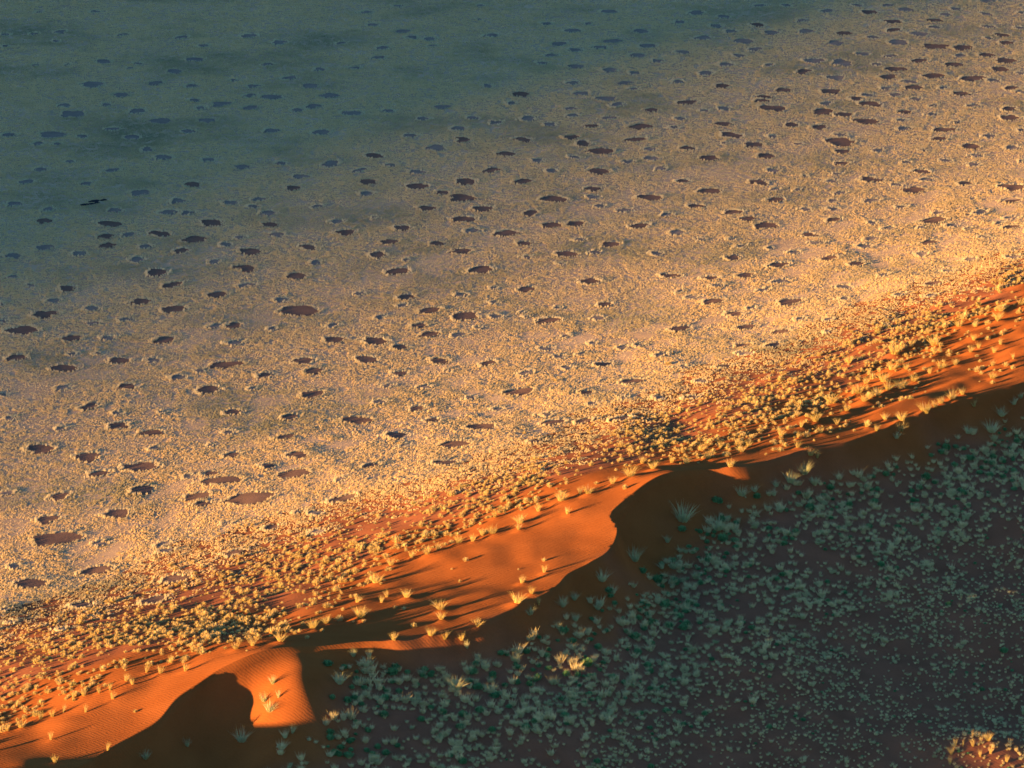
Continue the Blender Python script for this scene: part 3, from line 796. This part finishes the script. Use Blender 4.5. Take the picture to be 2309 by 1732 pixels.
n = 150000
x, y = scatter_points(n, -110, 120, 370, 700)
ok = np.abs(x) < .1225 * np.hypot(y, 140) + 12
x, y = x[ok], y[ok]
u, s = us(x, y)
te, se = tuss_edge(s), sand_edge(s)
f = (u - te) / np.maximum(se - te, 3)
pr = np.where(f < 0, .16 * np.exp(f * 3.0), np.where(f < .75, .16 + .56 * sstep(-.1, .25, f), .72 - .55 * sstep(.75, 1.0, f)))
pr = np.where(f > 1.0, np.where(x > 30, .16 * np.exp(-(f - 1.0) * 1.2), .05 * np.exp(-(f - 1.0) * 6)), pr)
pr = pr * np.clip(.75 + .8 * N1(x / 8 + 3, y / 11), .15, 1.3)
c_ = np.interp(s, C_T, C_U)
pr = np.where(u > c_ - 2, 0, pr)
bi, bj = np.clip(((x - BX0) / BST).astype(int), 0, bare.shape[0] - 1), np.clip(((y - BY0) / BST).astype(int), 0, bare.shape[1] - 1)
ok = (rng.uniform(size=len(x)) < pr) & ~bare[bi, bj]
x, y, f = x[ok], y[ok], f[ok]
z = terrain(x, y)
m = len(x)
sz = np.exp(rng.normal(-.42, .38, m)) * (.72 + .40 * np.clip(f, 0, 1))
sz = np.clip(sz, .28, 1.7)
S = np.stack([sz, sz, sz * rng.uniform(.75, 1.15, m)], -1)
R3 = np.zeros((m, 3)); R3[:, 2] = rng.uniform(0, 6.28, m)
VAR = rng.integers(0, 5, m)
GT = [dome(110, .46, .50, .20, .042, .04, 40 + k, segs=2) for k in range(5)]
gm = [mesh_from("golden_tussock", *a[:2], M_GOLD, a[2]) for a in GT]
sel = pick_largest(x, y, z, sz)
def gold_label(X, Y, Z):
    px, py = inframe(X, Y, Z)
    u, s = us(X, Y)
    f = (u - tuss_edge(s)) / max(sand_edge(s) - tuss_edge(s), 3)
    where = "above the belt, out in the plain grass" if f < 0.1 else "in the upper belt" if f < .45 else "in the lower belt" if f < .8 else "at the bare sand edge"
    eighth = ["first", "second", "third", "fourth", "fifth", "sixth", "seventh", "last"][int(np.clip(px / 2309 * 8, 0, 7))]
    return f"rounded golden tussock {where}, {eighth} eighth from the left"
individuals("golden_tussock", gm, x[sel], y[sel], z[sel], S[sel], R3[sel], VAR[sel], gold_label, "tussock", "golden tussocks between plain and dune")
q = ~sel
scatter("golden_tussock", GT, M_GOLD, np.stack([x, y, z], -1)[q], S[q], R3[q], VAR[q],
        "thousands of smaller golden tussocks on the sunlit foot of the dune", "tussocks")
print("tussocks", m)

# ------------------------------------------------------------------ grey-green tussocks on the shaded side
n = 60000
x, y = scatter_points(n, -60, 110, 340, 540)
ok = np.abs(x) < .1225 * np.hypot(y, 140) + 14
x, y = x[ok], y[ok]
z = terrain(x, y)
u, s = us(x, y)
le = lee_edge(s)
px, py = inframe(x, y, z)
c_ = np.interp(s, C_T, C_U)
din = u - le
# towards the lower right corner they get smaller and sparser
corner = sstep(-250, 150, (px - 1900) * .55 + (py - 1440))
pr = .82 * sstep(-1.5, 5, din) * np.clip(.9 + .65 * N1(x / 4.5 + 50, y / 7), .2, 1.4)
pr = pr * (1 + .35 * corner)
pr = np.where(u < c_ + 2, 0, pr)
ok = rng.uniform(size=len(x)) < pr
x, y, z, din, corner, px, py = x[ok], y[ok], z[ok], din[ok], corner[ok], px[ok], py[ok]
m = len(x)
sz = np.exp(rng.normal(-.24, .32, m)) * (1 - .45 * corner) * (1 + .25 * np.exp(-np.maximum(din, 0) / 8))
sz = np.clip(sz, .3, 1.7)
S = np.stack([sz, sz, sz * rng.uniform(.8, 1.15, m)], -1)
R3 = np.zeros((m, 3)); R3[:, 2] = rng.uniform(0, 6.28, m)
SH = [both(dome(70, .40, .40, .18, .034, .04, 70 + k, segs=2), blades(34, .56, .2, .5, .03, 2, .5, .3, 170 + k)) for k in range(5)]
GB = [dome(150, .52, .50, .30, .06, .03, 90 + k, segs=2) for k in range(3)]
shm = [mesh_from("grey_green_tussock", *a[:2], M_SHRUB, a[2]) for a in SH]
gbm = [mesh_from("green_bush", *a[:2], M_GREEN, a[2]) for a in GB]
VAR = rng.integers(0, 5, m)
green = rng.uniform(size=m) < .30 * np.exp(-np.maximum(din - 1, 0) / 7) + .02
def lee_place(X, Y, Z):
    px, py = inframe(X, Y, Z)
    row = "close under the crest" if us(X, Y)[0] - np.interp(us(X, Y)[1], LB_S, LB_U) < 7 else "on the middle slope" if py < 1480 else "near the bottom edge"
    k = int(np.clip((px - 600) / 1710 * 10, 0, 9))
    col = ["first", "second", "third", "fourth", "fifth", "sixth", "seventh", "eighth", "ninth", "last"][k] + " tenth from its left end"
    return row + ", " + col
sel = pick_largest(x, y, z, np.where(green, -1, sz)) & ~green
individuals("grey_green_tussock", shm, x[sel], y[sel], z[sel], S[sel], R3[sel], VAR[sel],
            lambda X, Y, Z: "grey-green tussock " + lee_place(X, Y, Z), "tussock", "grey-green tussocks on the shaded slope")
q = ~sel & ~green
scatter("grey_green_tussock", SH, M_SHRUB, np.stack([x, y, z], -1)[q], S[q], R3[q], VAR[q],
        "the many smaller grey-green tussocks covering the shaded slope", "tussocks")
gi = np.where(green)[0]
gi = gi[np.argsort(-sz[gi] / np.hypot(x[gi], y[gi]))]
gr = gi[290:]; gi = gi[:290]
if len(gr):
    scatter("green_bush", GB, M_GREEN, np.stack([x, y, z], -1)[gr], S[gr], R3[gr], VAR[gr] % 3,
            "the smallest green bushes among the grey-green tussocks", "bushes")
individuals("green_bush", gbm, x[gi], y[gi], z[gi], S[gi], R3[gi], VAR[gi] % 3,
            lambda X, Y, Z: "dense green bush " + lee_place(X, Y, Z), "bush", "green bushes on the shaded slope")
print("lee", m, "green", len(gi))

# ------------------------------------------------------------------ big dune grass clumps
CL = [blades(200, 1.0, .40, .72, .030, 3, .9, .5, 200 + k) for k in range(6)]
ST = [blades(9, 1.15, .25, .8, .04, 3, .6, .25, 300 + k) for k in range(6)]
CL = [both(dome(90, .66, .55, .34, .034, .05, 400 + k, segs=2), blades(130, 1.0, .36, .55, .030, 3, .9, .5, 200 + k)) for k in range(6)]
cm_l = [mesh_from("blades", *a[:2], M_DUNE, a[2]) for a in CL]
cm_s = [mesh_from("blades", *a[:2], M_SHADEG, a[2]) for a in CL]
st_m = [mesh_from("dry_stalks", *a[:2], M_DRY, a[2]) for a in ST]
cspec = [((1540, 1185), "biggest grass clump on the shaded sand, its top catching the last sun"),
         ((1620, 1195), "wide grass clump just right of the biggest one on the shaded sand"),
         ((1430, 1262), "round pale green grass clump on bare shaded sand below the sharp crest"),
         ((596, 1595), "tall thin sunlit grass clump in the lit hollow"),
         ((608, 1615), "sunlit grass clump with fallen stalks in the lit hollow"),
         ((616, 1547), "upper sunlit grass clump in the lit hollow, with a long shadow"),
         ((545, 1672), "pale grass clump in shade below the lit hollow"),
         ((992, 1378), "grass clump at the shade line, upper half lit and lower half dark"),
         ((848, 1316), "golden grass clump on a sand mound left of the smooth orange slope"),
         ((2107, 785), "tallest and brightest golden clump on the orange sand, upper right"),
         ((1177, 1315), "small golden clump on the lower part of the smooth orange slope"),
         ((2238, 858), "lone upright golden clump on the dark sand at the right edge")]
used = set()
for j, (x, y, w, px, py) in enumerate(clumps):
    u, s = us(x, y)
    lee = u > np.interp(s, C_T, C_U) + .5
    corner = px > 2050 and py > 1640
    z = float(terrain(x, y))
    e = link(bpy.data.objects.new("dune_grass_clump", None))
    e.location = (x, y, z - .03)
    e.rotation_euler = (.16 * math.sin(j * 3.7), .16 * math.cos(j * 5.3), j * 2.399)
    k = j % 6
    sc1 = .54 * w
    e.scale = (sc1 * (.85 + .3 * ((j * .37) % 1)), sc1 * (.85 + .3 * ((j * .71) % 1)), max(.75, min(1.9, sc1 * 1.05)) if w < 3 else sc1 * .9)
    link(bpy.data.objects.new("blades", (cm_s if lee and not corner else cm_l)[k]), e)
    link(bpy.data.objects.new("dry_stalks", st_m[k]), e)
    lab = None
    for q, ((sx, sy), sl) in enumerate(cspec):
        if q not in used and math.hypot(px - sx, py - sy) < 16:
            used.add(q); lab = sl; break
    if lab is None:
        size = "large" if w > 2.2 else "mid-sized" if w > 1.3 else "small"
        if corner: where = "sunlit golden clump of tall grass on the low rise in the bottom right corner"
        elif lee: where = "pale green clump of arching grass in the shade, " + column(px)
        else:
            part = "lower left" if px < 700 else "middle" if px < 1500 else "right"
            where = "golden clump of upright grass on the sunlit crest side, " + column(px)
        lab = size + " " + where
    tag(e, lab, "grass clump", "big grass clumps along the dune crest")

# ------------------------------------------------------------------ the thin line of dark rocks out on the shaded plain
def rock(seed, sx, sy, sz):
    g = np.random.default_rng(seed)
    V, F = [], []
    nr_, ns_ = 5, 10
    for i in range(nr_):
        f = i / (nr_ - 1) * math.pi / 2
        for j in range(ns_):
            a = 2 * math.pi * j / ns_
            k = 1 + g.normal(0, .13)
            V.append((sx * math.cos(f) * math.cos(a) * k, sy * math.cos(f) * math.sin(a) * k, sz * math.sin(f) * (1 + g.normal(0, .08)) - .1))
    for i in range(nr_ - 1):
        for j in range(ns_):
            j2 = (j + 1) % ns_
            F.append((i * ns_ + j, i * ns_ + j2, (i + 1) * ns_ + j2, (i + 1) * ns_ + j))
    return np.array(V), np.array(F)
for k, (px, py, a, b, c, lab) in enumerate([(191, 464, .75, .5, .42, "leftmost flat dark rock of the thin rock line in the shaded plain"),
                                   (206, 461, .45, .4, .38, "small dark rock in the middle of the rock line"),
                                   (212, 455, .8, .7, .45, "farthest dark rock, behind the middle of the rock line"),
                                   (218, 459, .4, .35, .4, "small dark rock beside the pale gap of the rock line"),
                                   (234, 453, .5, .4, .42, "rightmost dark rock of the thin rock line")]):
    x, y = uproj1(px, py)
    o = link(bpy.data.objects.new("dark_rock", mesh_from("dark_rock", *rock(k, 1.25 * a, .7 * b, .6 * c), M_ROCK)))
    o.location = (x, y, float(terrain(x, y)) + .1); o.rotation_euler = (0, 0, .5)
    tag(o, lab, "rock", "dark rocks in a thin line on the plain")
